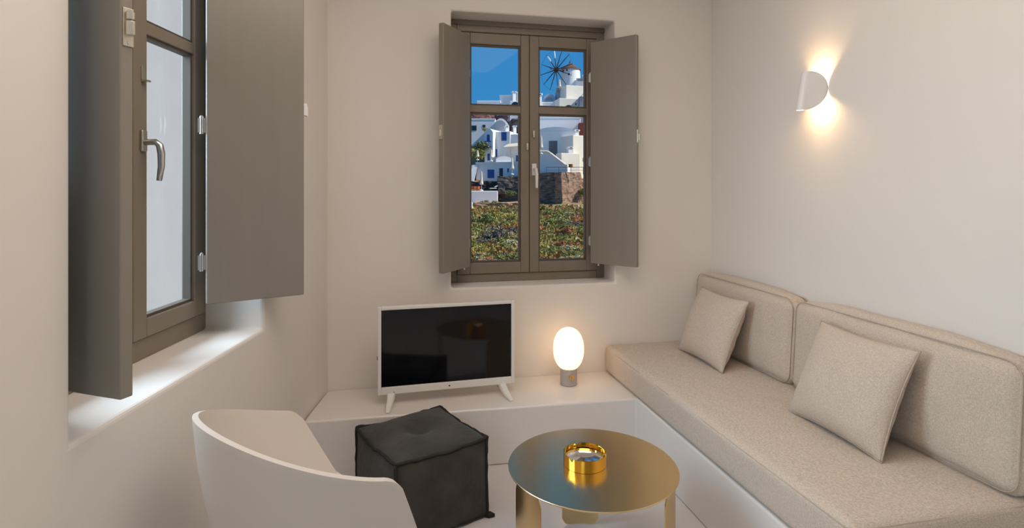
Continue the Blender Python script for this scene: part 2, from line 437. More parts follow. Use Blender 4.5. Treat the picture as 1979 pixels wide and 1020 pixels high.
# ------------------------------------------------------------------ sofa cushions
def box_cushion(L, D, Hh, r, puff, nu=26, wob=.004, seed=0, top_round=0.):
    """rounded box centred on x (length), y (depth), z from 0; puffed faces"""
    bm = bmesh.new()
    bmesh.ops.create_cube(bm, size=2)
    bmesh.ops.subdivide_edges(bm, edges=bm.edges[:], cuts=nu, use_grid_fill=True)
    hx, hy, hz = L/2, D/2, Hh/2
    for v in bm.verts:
        c = v.co.copy()
        # ease samples towards the edges so the rounding stays smooth
        q = Vector([math.copysign(1 - (1 - abs(t)) ** 1.5, t) for t in c])
        p = Vector((q.x*hx, q.y*hy, q.z*hz))
        inner = Vector((max(-hx+r, min(hx-r, p.x)), max(-hy+r, min(hy-r, p.y)), max(-hz+r, min(hz-r, p.z))))
        d = p - inner
        if d.length > 1e-7: p = inner + d.normalized() * r
        f = lambda a, b: max(0, 1 - a**4) * max(0, 1 - b**4)
        p.y += puff[1] * f(q.x, q.z) * c.y ** 5
        p.z += puff[2] * f(q.x, q.y) * c.z ** 5
        p.x += puff[0] * f(q.y, q.z) * c.x ** 5
        n = noise.noise(p * 5 + Vector((seed, seed*2, 0)))
        p += Vector((0, n * wob, n * wob))
        if top_round: p.z -= top_round * max(0, c.z) * (abs(q.x) ** 4)
        v.co = p + Vector((0, 0, hz))
    m = MB(); m.bm.free(); m.bm = bm
    return m
def sofa_pt(u, v, z): return Vector((C1.x, C1.y, 0)) + Vector((.2085, -.978, 0)) * u + Vector((-.978, -.2085, 0)) * v + Vector((0, 0, z))
def rect_loop(hx, hz, r, y, z0, n=6):
    P = []
    for cx, cz, a0 in ((hx-r, hz-r, 0), (-hx+r, hz-r, PI/2), (-hx+r, -hz+r, PI), (hx-r, -hz+r, 1.5*PI)):
        for k in range(n+1):
            a = a0 + k/n*PI/2
            P.append((cx + r*math.cos(a), y, z0 + cz + r*math.sin(a)))
    # densify the straight runs
    Q = []
    for i, p in enumerate(P):
        b = P[(i+1) % len(P)]; d = (Vector(b) - Vector(p)).length; k = max(1, int(d/.04))
        for j in range(k): Q.append(tuple(Vector(p).lerp(Vector(b), j/k)))
    return Q
SL, SD, ST = 1.815, .687, .155
sc_ = sofa_pt(.004 + SL/2, SD/2 + .004, BH + .001)
seat = empty('sofa_seat_cushion', sc_, AB + PI/2, 'long beige linen seat mattress lying on the white built-in bench', 'cushion')
box_cushion(SL, SD, ST, .028, (.004, .004, .006), 30, .0025).build('mattress', 'linen', seat, smooth=True)
def loop_z(hx, hy, r, z):
    return [(p[0], p[2], z) for p in rect_loop(hx, hy, r, 0, 0)]
for z in (ST - .016, .016):
    MB().tube(loop_z(SL/2 - .004, SD/2 - .004, .03, z), .0032, 6, closed=True).build('piping', 'linen_seam', seat, smooth=True)

def back_cushion(u0, u1, label, seed, lean):
    L = u1 - u0; D = .115; Hc = .40
    c = sofa_pt((u0+u1)/2, .078, BH + ST + .004)
    o = empty('back_cushion', c, AB + PI/2, label, 'cushion', 'sofa back cushions')
    o.rotation_euler = (lean, 0, AB + PI/2)
    box_cushion(L, D, Hc, .042, (.010, .022, .018), 26, .006, seed, .012).build('cover', 'linen', o, smooth=True)
    for y in (D/2 - .012, -D/2 + .012):
        MB().tube(rect_loop(L/2 - .004, Hc/2 - .005, .05, y, Hc/2), .0022, 6, closed=True).build('piping', 'linen_seam', o, smooth=True)
    return o
back_cushion(.012, .850, 'beige linen back cushion in the corner by the back wall', 1, .06)
back_cushion(.862, 1.822, 'longer beige linen back cushion nearest the camera', 5, .06)

def pillow(w, h, t, seed):
    N = 26; m = MB(); bm = m.bm
    for sgn in (1, -1):
        V = []
        for i in range(N+1):
            row = []
            for j in range(N+1):
                u = -1 + 2*i/N; v = -1 + 2*j/N
                u = math.copysign(1-(1-abs(u))**1.3, u); v = math.copysign(1-(1-abs(v))**1.3, v)
                pin = 1 - .075 * (1 - v*v) * abs(u)**3; pin2 = 1 - .075 * (1 - u*u) * abs(v)**3
                x = u * w/2 * pin; z = v * h/2 * pin2
                th = t/2 * (max(0, (1 - abs(u)**2.6)) * max(0, (1 - abs(v)**2.6))) ** .6
                wr = .006 * noise.noise(Vector((x*9 + seed, z*9, sgn))) * (1 - max(abs(u), abs(v))**6)
                wr += .004 * math.sin(v*16 + seed + 3*u) * max(0, abs(u) - .6) * 2 * (1 - max(abs(u), abs(v))**8)
                row.append(bm.verts.new((x, sgn * (th + (wr if th > .01 else 0)), z + h/2)))
            V.append(row)
        for i in range(N):
            for j in range(N):
                f = (V[i][j], V[i+1][j], V[i+1][j+1], V[i][j+1]); bm.faces.new(f if sgn < 0 else f[::-1])
    bmesh.ops.remove_doubles(bm, verts=bm.verts[:], dist=.0004)
    return m
def scatter_cushion(u, v, label, seed, lean, roll=0., twist=0., size=.43):
    c = sofa_pt(u, v, BH + ST + .008)
    o = empty('throw_pillow', c, 0, label, 'pillow', 'square throw pillows')
    o.rotation_euler = (lean, roll, AB + PI/2 + twist)
    pillow(size, size*.87, .15, seed).build('cover', 'linen', o, smooth=True)
    P = []
    for k in range(80):
        a = k/80*4; s = int(a); f = -1 + 2*(a - s)
        e = size/2; hh = size*.87/2; pin = 1 - .075*(1 - f*f)
        p = [(e*pin, f*hh), (-f*e, hh*pin), (-e*pin, -f*hh), (f*e, -hh*pin)][s]
        P.append((p[0], 0, p[1] + hh))
    MB().tube(P, .0028, 6, closed=True).build('piping', 'linen_seam', o, smooth=True)
    return o
scatter_cushion(.415, .325, 'square beige linen pillow leaning in the far sofa corner', 2, .40, .0, .0)
scatter_cushion(1.325, .325, 'square beige linen pillow leaning on the longer back cushion', 8, .41, .0, .0, .45)

# ------------------------------------------------------------------ pouf
PH, PS = .325, .395
pouf = empty('pouf', (-.382, 2.372, 0), math.radians(36), 'dark charcoal suede cube pouf with dimpled top before the bench', 'pouf')
bm = bmesh.new(); bmesh.ops.create_cube(bm, size=2); bmesh.ops.subdivide_edges(bm, edges=bm.edges[:], cuts=24, use_grid_fill=True)
for v in bm.verts:
    c = v.co.copy()
    f = lambda a, b: max(0, 1 - a*a) ** .8 * max(0, 1 - b*b) ** .8
    p = Vector((c.x*PS/2, c.y*PS/2, (c.z + 1)/2*PH))
    if abs(c.x) > .999: p.x += math.copysign(.026 * f(c.y, c.z), c.x)
    if abs(c.y) > .999: p.y += math.copysign(.026 * f(c.x, c.z), c.y)
    if c.z > .999:
        r = math.hypot(c.x, c.y)
        p.z += .032 * f(c.x, c.y) ** .6 - .045 * math.exp(-(r/.30)**2)
        # edges sag between the pointed corners
    ex = (abs(c.x) ** 6) ; ey = abs(c.y) ** 6
    if c.z > -.99: p.z -= .010 * max(0, c.z) * ((1 - c.x*c.x) * ey + (1 - c.y*c.y) * ex)
    n = noise.noise_vector(p * 9)
    p += n * .006
    if c.z < -.999: p.z = 0.002
    v.co = p
m = MB(); m.bm.free(); m.bm = bm
m.build('cover', 'suede', pouf, smooth=True)
def seam(P, r=.0075):
    return [tuple(Vector(p) + noise.noise_vector(Vector(p) * 26) * .0045 + noise.noise_vector(Vector(p) * 9) * .006) for p in P]
hs = PS/2 + .002
for z, nm in ((PH, 'top_seam'), (.012, 'bottom_seam')):
    P = []
    for k in range(120):
        a = k/120*4; s = int(a); f = -1 + 2*(a - s)
        x, y = [(1, f), (-f, 1), (-1, -f), (f, -1)][s]
        dz = -.010 * (1 - f*f) if z > .1 else 0
        P.append((x*hs*(1 + .004), y*hs*(1 + .004), z + dz + .001))
    m = MB(); m.tube(seam(P), [.0062 + .002*noise.noise(Vector(p)*40) for p in P], 6, closed=True); m.build(nm, 'suede_seam', pouf, smooth=True)
for sx, sy in ((1,1),(1,-1),(-1,1),(-1,-1)):
    P = [(sx*hs*1.0, sy*hs*1.0, .01 + (PH - .012)*k/24) for k in range(25)]
    m = MB(); m.tube(seam(P), .0062, 6); m.build('corner_seam', 'suede_seam', pouf, smooth=True)
for sx, sy in ((1,1),(1,-1),(-1,1),(-1,-1)):
    m = MB(); m.prism([(sx*hs*.9, sy*hs*.9), (sx*hs*1.09, sy*hs*.99), (sx*hs*1.12, sy*hs*1.12), (sx*hs*.99, sy*hs*1.09)], .002, .016)
    m.build('corner_tab', 'suede_seam', pouf)

# ------------------------------------------------------------------ round brass table
TR, THt, TD = .295, .374, 2.0
table = empty('coffee_table', ((1144.5 - CX)/F*TD, TD, 0), 0, 'round brushed brass coffee table on three sheet legs', 'table')
MB().lathe([(0, THt - .005), (TR - .001, THt - .005), (TR, THt - .0035), (TR, THt - .0012), (TR - .001, THt), (0, THt)], 128).build('table_top', 'brass', table)
for a in (92, 212, 332):
    th = math.radians(a); rad = TR - .0135; wl_ = .074; rr = .042
    # rounded plate outline in (s, z)
    out = []
    for cx_, cz_, a0 in ((wl_-rr, THt-.006-rr, 0), (-wl_+rr, THt-.006-rr, PI/2), (-wl_+.03, .032, PI), (wl_-.03, .032, 1.5*PI)):
        rq = rr if cz_ > .1 else .03
        for k in range(9): out.append((cx_ + rq*math.cos(a0 + k/8*PI/2), cz_ + rq*math.sin(a0 + k/8*PI/2)))
    m = MB()
    er = Vector((math.cos(th), math.sin(th), 0)); et = Vector((-math.sin(th), math.cos(th), 0))
    def pos(s, z, off):
        # plate curved along the rim
        aa = s / rad
        return er * ((rad + off) * math.cos(aa)) + et * ((rad + off) * math.sin(aa)) + Vector((0,0,z))
    cols = 14
    # strips across so that the plate follows the curve
    rowsI, rowsO = [], []
    for i in range(cols + 1):
        s = -wl_ + 2*wl_*i/cols
        s = max(-wl_ + .0005, min(wl_ - .0005, s))
        d = wl_ - abs(s)
        ztop = THt - .006 - (rr - math.sqrt(max(0, rr*rr - (rr - d)**2)) if d < rr else 0)
        zbot = .002 + (.03 - math.sqrt(max(0, .03**2 - (.03 - d)**2)) if d < .03 else 0)
        rowsI.append([pos(s, zbot + (ztop - zbot)*k/6, -.004) for k in range(7)])
        rowsO.append([pos(s, zbot + (ztop - zbot)*k/6, 0) for k in range(7)])
    rows = [rowsI[i] + rowsO[i][::-1] for i in range(cols + 1)]
    m.grid(rows, closed_u=True)
    m.bm.verts.ensure_lookup_table(); n14 = 14
    m.bm.faces.new([m.bm.verts[k] for k in range(n14)]); m.bm.faces.new([m.bm.verts[cols*n14 + k] for k in range(n14)][::-1])
    m.build('leg', 'brass', table)

# ashtray
AR, AH = .0745, .041
ash = empty('ashtray', ((1130 - CX)/F*2.005, 2.005, THt + .0008), 0, 'round polished gold ashtray with notched rim on the coffee table', 'ashtray')
N = 144; ro, ri = AR, AR - .0025
def notch(k):
    a = 360*k/N
    for c in (106, 226, 346):
        d = abs((a - c + 180) % 360 - 180)
        if d < 6.5: return .011 * math.sqrt(max(0, 1 - (d/6.5)**2))
    return 0
P = []
for k in range(N):
    a = 2*PI*k/N; t = AH - notch(k); c, s = math.cos(a), math.sin(a)
    P.append([(ro*c, ro*s, 0), (ro*c, ro*s, t), (ri*c, ri*s, t), (ri*c, ri*s, .004), (ri*c*.02, ri*s*.02, .004)])
P.append(P[0]); m = MB(); m.grid(P); bmesh.ops.remove_doubles(m.bm, verts=m.bm.verts[:], dist=1e-6)
m.build('rim', 'gold', ash)
MB().lathe([(0, .0045), (ri - .018, .0055), (ri - .006, .011), (ri - .0006, .020), (ri - .0006, .0185), (ri - .008, .008), (0, .0035)], 64).build('dish', 'silver', ash, smooth=True)

# ------------------------------------------------------------------ tub chair
chair = empty('tub_chair', (-.483, 1.568, 0), .765, 'white moulded plastic tub chair seen from behind, near left wall', 'chair')
ca, cb, zb, za, cp = .287, .344, .797, .650, 1.3
NP, NR = 97, 16; zs = .435
cols = []
for i in range(NP):
    ph = -PI/2 + PI*i/(NP-1)
    l = ca*math.sin(ph); f = -cb*math.cos(ph); z = za + (zb - za)*max(0, math.cos(ph))**cp
    arc = cb*(PI/2 - abs(ph))
    r = .034
    if arc < r: z -= (r - math.sqrt(max(0, r*r - (r - arc)**2)))*.9
    wing = abs(math.sin(ph)) ** 6
    col = []
    for j in range(NR + 1):
        w = j/NR; h = (z - zs)*w
        drop = h + (za - z if z < za else 0)
        ease = w**2.2
        ll = l*(1 - (.18 + .5*wing)*drop) - math.copysign(1, l)*0
        ff = f + .012*wing + drop*(.48*wing + .07*(1 - wing))
        # turn in towards the seat at the bottom
        ll *= 1 - .06*ease; ff = ff + (-.02 - ff)*.12*ease*(1 - wing)
        zz = z - h
        col.append(Vector((ff, ll, zz)))
    cols.append(col)
m = MB(); bm = m.bm
V = [[bm.verts.new(p) for p in c] for c in cols]
for i in range(NP-1):
    for j in range(NR): bm.faces.new((V[i][j], V[i+1][j], V[i+1][j+1], V[i][j+1]))
# seat: join mirrored columns
half = NP//2; NS = 10
rows = []
for i in range(half + 1):
    A = V[i][NR]; B = V[NP-1-i][NR]
    if i == half: rows.append([A]*(NS+1)); continue
    row = [A]
    for k in range(1, NS):
        t = k/NS; p = A.co.lerp(B.co, t); p.z -= .022*math.sin(PI*t)
        row.append(bm.verts.new(p))
    row.append(B); rows.append(row)
for i in range(half):
    for k in range(NS):
        q = []
        for v in (rows[i][k], rows[i][k+1], rows[i+1][k+1], rows[i+1][k]):
            if v not in q: q.append(v)
        if len(q) > 2: bm.faces.new(q)
# front lip of the seat
lip = [bm.verts.new(v.co + Vector((.025 - .02*abs(k/NS*2 - 1)**2, 0, -.006))) for k, v in enumerate(rows[0])]
lip2 = [bm.verts.new(v.co + Vector((.004, 0, -.025))) for v in lip]
for k in range(NS):
    bm.faces.new((rows[0][k], rows[0][k+1], lip[k+1], lip[k])); bm.faces.new((lip[k], lip[k+1], lip2[k+1], lip2[k]))
shell = m.build('shell', 'chair_shell', chair, smooth=True)
so = shell.modifiers.new('thick', 'SOLIDIFY'); so.thickness = .0135; so.offset = 0; so.use_rim = True; so.use_even_offset = False
bv = shell.modifiers.new('round', 'BEVEL'); bv.width = .0055; bv.segments = 3; bv.limit_method = 'ANGLE'; bv.angle_limit = math.radians(50)
for sx, sy in ((.14, .17), (.14, -.17), (-.16, .15), (-.16, -.15)):
    m = MB(); m.tube([(sx*.6, sy*.6, .418), (sx*1.25, sy*1.25, .004)], [.019, .012], 12); m.build('leg', 'white_enamel', chair, smooth=True)
m = MB(); m.box(-.13, .13, -.02, .02, .395, .412); m.box(-.02, .02, -.13, .13, .395, .412); m.build('leg_mount', 'white_enamel', chair)

# ------------------------------------------------------------------ television
tl = Vector((-.656, 2.78)); tr_ = Vector((.012, 2.956)); td = (tr_ - tl); TW = td.length; ta = math.atan2(td.y, td.x); TZ, TVH = .330, .430
tv = empty('television', ((tl.x + tr_.x)/2, (tl.y + tr_.y)/2, BH), ta, 'flat television with black screen and white frame on the bench', 'television')
zt = TZ - BH
m = MB(); ring(m, -TW/2, TW/2, zt, zt + TVH, .017, .017, .036, .017, -.006, .022)
bez = m.build('bezel', 'white_plastic', tv, bevel=.003)
MB().box(-TW/2 + .016, TW/2 - .016, .001, .012, zt + .035, zt + TVH - .016).build('screen', 'screen', tv)
m = MB(); m.box(-TW/2 + .01, TW/2 - .01, .02, .035, zt + .01, zt + TVH - .01); m.box(-TW/2 + .09, TW/2 - .09, .035, .068, zt + .03, zt + TVH - .13)
m.build('rear_housing', 'white_plastic', tv, bevel=.006)
for x in (.006, -TW/2 + .078):
    m = MB(); m.tube([(x, -.0055, zt + (.018 if x > 0 else .010)), (x, -.0068, zt + (.018 if x > 0 else .010))], .0042 if x > 0 else .0025, 10)
    m.build('emblem' if x > 0 else 'infrared_sensor', 'dark_slot' if x < 0 else 'black_cable', tv)
MB().box(-TW/2 - .003, -TW/2, .004, .014, zt + .17, zt + .185).build('side_button', 'dark_slot', tv)
for sd in (-1, 1):
    x = sd*(TW/2 - .065)
    m = MB()
    prof = [(-.105, .002, .010, .006), (-.095, .004, .014, .010), (-.06, .014, .020, .014), (-.015, .036, .024, .018), (.012, .052, .026, .02), (.035, .05, .026, .02), (.06, .03, .022, .015), (.10, .003, .012, .008)]
    R = []
    for y, z, w, hgt in prof:
        z0 = z; z1 = z + hgt
        ox = sd*max(0, (-y))*.22
        R.append([(x + ox - w*.8, y, z0), (x + ox + w*.8, y, z0), (x + ox + w*.6, y, z1), (x + ox - w*.6, y, z1)])
    m.grid(R, closed_u=True); m.bm.verts.ensure_lookup_table(); k = len(m.bm.verts)
    m.bm.faces.new([m.bm.verts[i] for i in range(4)]); m.bm.faces.new([m.bm.verts[i] for i in range(k-4, k)])
    m.build('foot', 'white_plastic', tv, bevel=.0025)

# ------------------------------------------------------------------ table lamp
lamp = empty('table_lamp', (.3075, 3.095, BH), 0, 'small glowing table lamp with oval opal globe and concrete base', 'lamp')
MB().lathe([(0, .001), (.043, .001), (.0455, .004), (.0455, .088), (.043, .0905), (0, .0905)], 48).build('base', 'concrete', lamp, bevel=.0)
gp = []
for k in range(33):
    t = -PI/2 + PI*k/32
    c, s = math.cos(t), math.sin(t)
    r = .0835*(abs(c)**.86); z = .115*math.copysign(abs(s)**.95, s)
    gp.append((max(r, 0) if 0 < k < 32 else 0, .0885 + .108 + z - .004))
gp = [(r, max(z, .0908)) for r, z in gp]
MB().lathe(gp, 48).build('globe', 'globe_glow', lamp, smooth=True)
m = MB(); kx = .012; ky = -math.sqrt(.0455**2 - kx**2)
m.tube([(kx, ky + .002, .052), (kx*1.2, ky - .010, .052)], .014, 20)
m.box(kx - .002, kx + .004, ky - .0145, ky - .0095, .040, .064)
m.build('dimmer_knob', 'brass_knob', lamp, bevel=.0012)

# ------------------------------------------------------------------ wall sconce: a folded disc open above and below
scz = 1.776; scu = (2.631 - 3.459)/(-.978)
su0 = .855
R0, PO, RF, SW = .086, .118, .019, .036
# local frame: x out of the wall, y along the wall towards the camera
base = sofa_pt(su0 + .055, 0.0, scz)
sconce = empty('wall_sconce', base, AB + PI, 'white folded disc wall lamp throwing warm light up and down', 'wall lamp')
def fold_section(z):
    q = math.sqrt(max(0., 1 - (z/R0)**2))
    tilt = -.18 * z          # the fold leans out towards the bottom
    xo = PO - RF + tilt
    xin = xo - (PO - RF - .002)*q
    pts = []
    n = 10
    for k in range(n + 1):
        t = k/n; x = xin + (xo - xin)*t
        w = RF + (SW - RF)*max(0, 1 - x/(PO - RF))
        pts.append((x, w, z))
    for k in range(1, 12):
        a = PI/2 - PI*k/12
        pts.append((xo + RF*math.cos(a), RF*math.sin(a), z))
    for k in range(n + 1):
        t = 1 - k/n; x = xin + (xo - xin)*t
        w = RF + (SW - RF)*max(0, 1 - x/(PO - RF))
        pts.append((x, -w, z))
    return pts
m = MB(); m.grid([fold_section(R0*math.sin(PI/2*(-1 + 2*k/40))*.999) for k in range(41)])
shade = m.build('shade', 'white_enamel', sconce, smooth=True)
so = shade.modifiers.new('thick', 'SOLIDIFY'); so.thickness = .002; so.offset = -1
MB().box(0.001, .012, -.02, .02, -.03, .03).build('wall_plate', 'white_enamel', sconce, bevel=.003)
for zz in (-.052, .052):
    m = MB(); m.tube([(PO - RF - .18*zz, 0, zz*.98), (PO - RF - .18*zz, 0, zz*1.12)], .0145, 16); m.build('light_spot', 'spot_glow', sconce)
for zz, e in ((.05, 1.6), (-.05, 1.6)):
    p = base + Vector((-.978, -.2085, 0)) * .05 + Vector((0, 0, zz))
    light('sconce_light', 'POINT', p, e, (1, .66, .34), shadow_soft_size=.008)

# ------------------------------------------------------------------ outdoors: the lane wall beside the left window
nw = MB().box(-5.0, -4.6, -3, 13.5, -6, 6.5).build('lane_wall', 'outer_plaster')
tag(nw, 'pale plastered outdoor wall seen through the left window', 'wall')

# ------------------------------------------------------------------ outdoors: the hill
prof = [(5.5, -4.5), (25, -7.6), (60, -6.9), (85, -5.0), (100, -3.6), (112, -2.7), (121, -2.2), (124, 1.5), (131, 3.6), (140, 10.5), (150, 17), (160, 21.5), (172, 22.5), (200, 16), (260, 5)]
def hill(x, y):
    for (a, za_), (b, zb_) in zip(prof, prof[1:]):
        if y <= b:
            t = (y - a)/(b - a); z = za_ + (zb_ - za_)*t; break
    else: z = prof[-1][1]
    if y > 135: z -= max(0, (2 - x)) * .25 * min(1, (y - 135)/20)
    if y > 20: z += .55*noise.noise(Vector((x*.12, y*.12, 0))) + .22*noise.noise(Vector((x*.45, y*.45, 3)))
    return z
rows = []
ys = [5.5, 12, 20, 30, 40, 50] + [52 + 1.6*k for k in range(46)] + [128 + 3*k for k in range(18)] + [190, 215, 260]
for y in ys:
    rows.append([(x, y, hill(x, y)) for x in [-70, -55, -44, -36] + [-30 + 1.5*k for k in range(44)] + [40, 50, 65, 80]])
MB().grid(rows).build('hillside', 'hill_ground', smooth=True, kind='structure')

def house(name, label, x0, x1, yt, yb, Y, D, m='limewash', yaw=0., extra=4., roof=None, vault=0., openings=(), parapet=0., cat='house', group=None):
    """white block whose front spans x0..x1, yt..yb in view at distance Y; D deep, yaw about its front centre"""
    c = at((x0+x1)/2, yb, Y); w = (x1 - x0)/F*Y/math.cos(yaw)*1.0; h = (yb - yt)/F*Y
    o = empty(name, (c.x, c.y, c.z), yaw, label, cat, group)
    mb = MB(); mb.box(-w/2, w/2, 0, D, -extra, h)
    mb.build('wall', m, o, bevel=.12, seg=2)
    if vault:
        mb = MB(); P = []
        for yy in (0., D):
            P.append([(-w/2 + w*k/14, yy, h - .05 + vault*math.sin(PI*k/14)**.8) for k in range(15)])
        mb.grid(P); 
        mb.bm.verts.ensure_lookup_table()
        mb.bm.faces.new([mb.bm.verts[k] for k in range(15)]); mb.bm.faces.new([mb.bm.verts[15 + k] for k in range(15)][::-1])
        mb.build('vault_roof', m, o)
    if parapet:
        mb = MB(); ring2 = [(-w/2 - .08, w/2 + .08, -.08, .25), (-w/2 - .08, w/2 + .08, D - .25, D + .08), (-w/2 - .08, -w/2 + .25, .25, D - .25), (w/2 - .25, w/2 + .08, .25, D - .25)]
        for a, b, cc, d in ring2: mb.box(a, b, cc, d, h - .05, h + parapet)
        mb.build('parapet', m, o)
    sc = Y/F
    for op in openings:
        a, b, t, bt, mm, kind = op
        lx0 = (a - (x0+x1)/2)*sc/math.cos(yaw); lx1 = (b - (x0+x1)/2)*sc/math.cos(yaw); z0 = (yb - bt)*sc; z1 = (yb - t)*sc
        if kind == 'arch':
            n = 12; r = (lx1 - lx0)/2; mb = MB(); cxx = (lx0+lx1)/2
            zc = max(z0, z1 - r)
            out = [(lx1, z0)] + [(cxx + r*math.cos(PI*k/n), zc + (z1 - zc)*math.sin(PI*k/n)) for k in range(n+1)] + [(lx0, z0)]
            A = [mb.bm.verts.new((p[0], -.10, p[1])) for p in out]; B = [mb.bm.verts.new((p[0], .3, p[1])) for p in out]
            mb.bm.faces.new(A); mb.bm.faces.new(B[::-1])
            for k in range(len(out)): mb.bm.faces.new((A[k], A[(k+1) % len(out)], B[(k+1) % len(out)], B[k]))
            mb.build('arch_shade_panel', mm, o)  # solid panel, its flat colour stands for the shade inside the arch
        else:
            mb = MB(); mb.box(lx0, lx1, -.06, .25, z0, z1); f = mb.build(kind, mm, o)
            if kind == 'window' and (lx1 - lx0) > .9:
                mb = MB(); xm = (lx0+lx1)/2; mb.box(lx0 + .1, xm - .05, -.1, -.05, z0 + .1, z1 - .1); mb.box(xm + .05, lx1 - .1, -.1, -.05, z0 + .1, z1 - .1)
                mb.build('pane', 'dark_glass' if mm != 'blue_paint' else 'blue_paint', f)
    return o

# ---- skyline, left
house('village_house', 'low white house on the skyline left of the windmill', 921, 968, 194.5, 214, 152, 8, openings=[(926, 929, 203, 208, 'dark_glass', 'window')])
house('village_house', 'stepped white house with chimney on the skyline', 966, 1012, 186, 214, 154, 8, yaw=-.12, parapet=.4)
house('village_house', 'small barrel-vaulted grey-blue chapel front below the skyline', 960, 984, 207, 222, 148, 5, m='vault_grey', vault=1.3, openings=[(970, 973.5, 203.5, 207.5, 'dark_glass', 'window')])
house('village_house', 'white house with a dark arched opening under the skyline chimney', 985, 1012, 195, 222, 147, 5, openings=[(988, 1003.5, 197, 213, 'dark_glass', 'arch')])
def chimney(x, yt, yb, Y, w, label):
    c = at(x, yb, Y); h = (yb - yt)/F*Y
    o = empty('chimney', c, .3, label, 'chimney')
    MB().box(-w/2, w/2, -w/2, w/2, -1.5, h*.8).build('stack', 'limewash', o, bevel=.06)
    MB().box(-w*.68, w*.68, -w*.68, w*.68, h*.8, h).build('cap', 'limewash', o, bevel=.05)
    MB().box(-w*.3, w*.3, -w*.69, w*.69, h*.84, h*.94).build('vent', 'dark_glass', o)
chimney(993, 177, 188, 153, .9, 'white chimney on the skyline house left of the mullion')
chimney(1002, 178, 188, 153.5, .7, 'thin white chimney pot beside the skyline chimney')
# ---- red cliff band and rocks
def rock(x0, x1, yt, yb, Y, D, m, label, seed):
    c = at((x0+x1)/2, yb, Y); w = (x1 - x0)/F*Y; h = (yb - yt)/F*Y
    bm = bmesh.new(); bmesh.ops.create_icosphere(bm, subdivisions=4, radius=1)
    for v in bm.verts:
        p = v.co.copy()
        p = Vector([math.copysign(abs(t) ** .55, t) for t in p])
        n = 1 + .16*noise.noise(p*2.2 + Vector((seed, 0, 0))) + .08*noise.noise(p*6 + Vector((seed, 0, 0)))
        v.co = Vector((p.x*w/2*n, p.y*D/2*n, p.z*h*.9*n))
    m_ = MB(); m_.bm.free(); m_.bm = bm
    o = m_.build('rock_outcrop', m, loc=c)
    tag(o, label, 'rock')
    return o
rock(900, 952, 219, 240, 150, 7, 'red_rock', 'red volcanic rock band above the white vaulted houses at left', 1)
rock(945, 992, 220, 240, 151, 7, 'red_rock', 'red volcanic rock band under the small grey chapel', 4)
rock(984, 1015, 228, 250, 146, 6, 'dark_rock', 'dark rock mass beside the vaulted cellar', 9)
# ---- middle, left pane
house('village_house', 'white house with dark windows in the upper left of view', 896, 957, 231, 262, 143, 7, extra=6, openings=[(911.5, 921, 242.5, 252, 'dark_glass', 'window'), (933, 938, 241, 246, 'dark_glass', 'window')], parapet=.3)
house('village_house', 'white vaulted cellar house with a large grey arched mouth', 952, 984, 243, 262, 141, 6, vault=1.9, openings=[(955, 978, 232.5, 256, 'grey_wall', 'arch')])
h = house('village_house', 'tall blue-shadowed vaulted house with blue shutters and balcony', 936, 953, 256, 316, 134, 9, yaw=-.35, extra=6, vault=1.0, openings=[(941, 946.5, 260, 273, 'blue_paint', 'shutter'), (942, 947, 297, 310, 'blue_paint', 'door')])
m = MB(); sc = 134/F
m.box(-.9, .9, -.7, 0, (316-285)*sc, (316-284)*sc + .05)
for k in range(9): m.box(-.9 + k*.215, -.86 + k*.215, -.7, -.66, (316-284)*sc, (316-274)*sc)
m.box(-.9, .9, -.72, -.64, (316-274.5)*sc, (316-273)*sc); m.build('balcony', 'blue_paint', h)
house('village_house', 'long white house wing with one blue window beside balcony house', 952.5, 986, 254, 316, 134.8, 8, extra=6, yaw=-.3, openings=[(969, 979, 255.5, 272, 'blue_paint', 'window'), (958, 961, 288, 303, 'blue_paint', 'door')])
chimney(979, 243, 255, 136, .75, 'squat white chimney on the wing beside the balcony house')
chimney(994.5, 243, 254, 137, .7, 'cream chimney just left of the window mullion')
h = house('village_house', 'white house with sloping pale awning left of the mullion', 984, 1016, 259, 316, 134, 7, extra=6, yaw=-.25, openings=[(997, 1002, 300, 312, 'blue_paint', 'door')])
m = MB(); m.grid([[(-2.6, -3.2, 3.6), (2.4, -3.2, 3.9)], [(-2.2, 0, 4.6), (2.4, 0, 5.0)]]); sl = m.build('awning', 'canvas_cream', h); so = sl.modifiers.new('t', 'SOLIDIFY'); so.thickness = .12
MB().box(-2.45, -2.2, -3.2, -2.95, -4, 3.6).build('post', 'limewash', h)
# ---- lower terrace house
house('village_house', 'long low blue-shadowed house with blue shutter and door', 919, 1016, 316, 352, 127, 6, extra=5, yaw=-.24, parapet=.35, openings=[(942, 955, 327.5, 344, 'blue_paint', 'shutter'), (965, 972, 325, 341, 'dark_glass', 'door'), (980.5, 983.5, 325.5, 333, 'blue_paint', 'window')])
st = empty('stairway', at(913, 352, 125.5), 0, 'white stone steps climbing at the left edge of view', 'stairs')
for k in range(10):
    a = 350 - k*3.6
    x0, x1 = 902 + k*.7, 912 + k*.9
    sc = 125.5/F
    MB().box((x0-913)*sc, (x1-913+2)*sc, k*.28, 4.2, -1.5 if k == 0 else (352-a)*sc - .45, (352-a)*sc).build('step', 'limewash', st)
house('village_house', 'curved white parapet wall above the terrace house', 958, 990, 307, 318, 129, 2.5, vault=.7, extra=2)
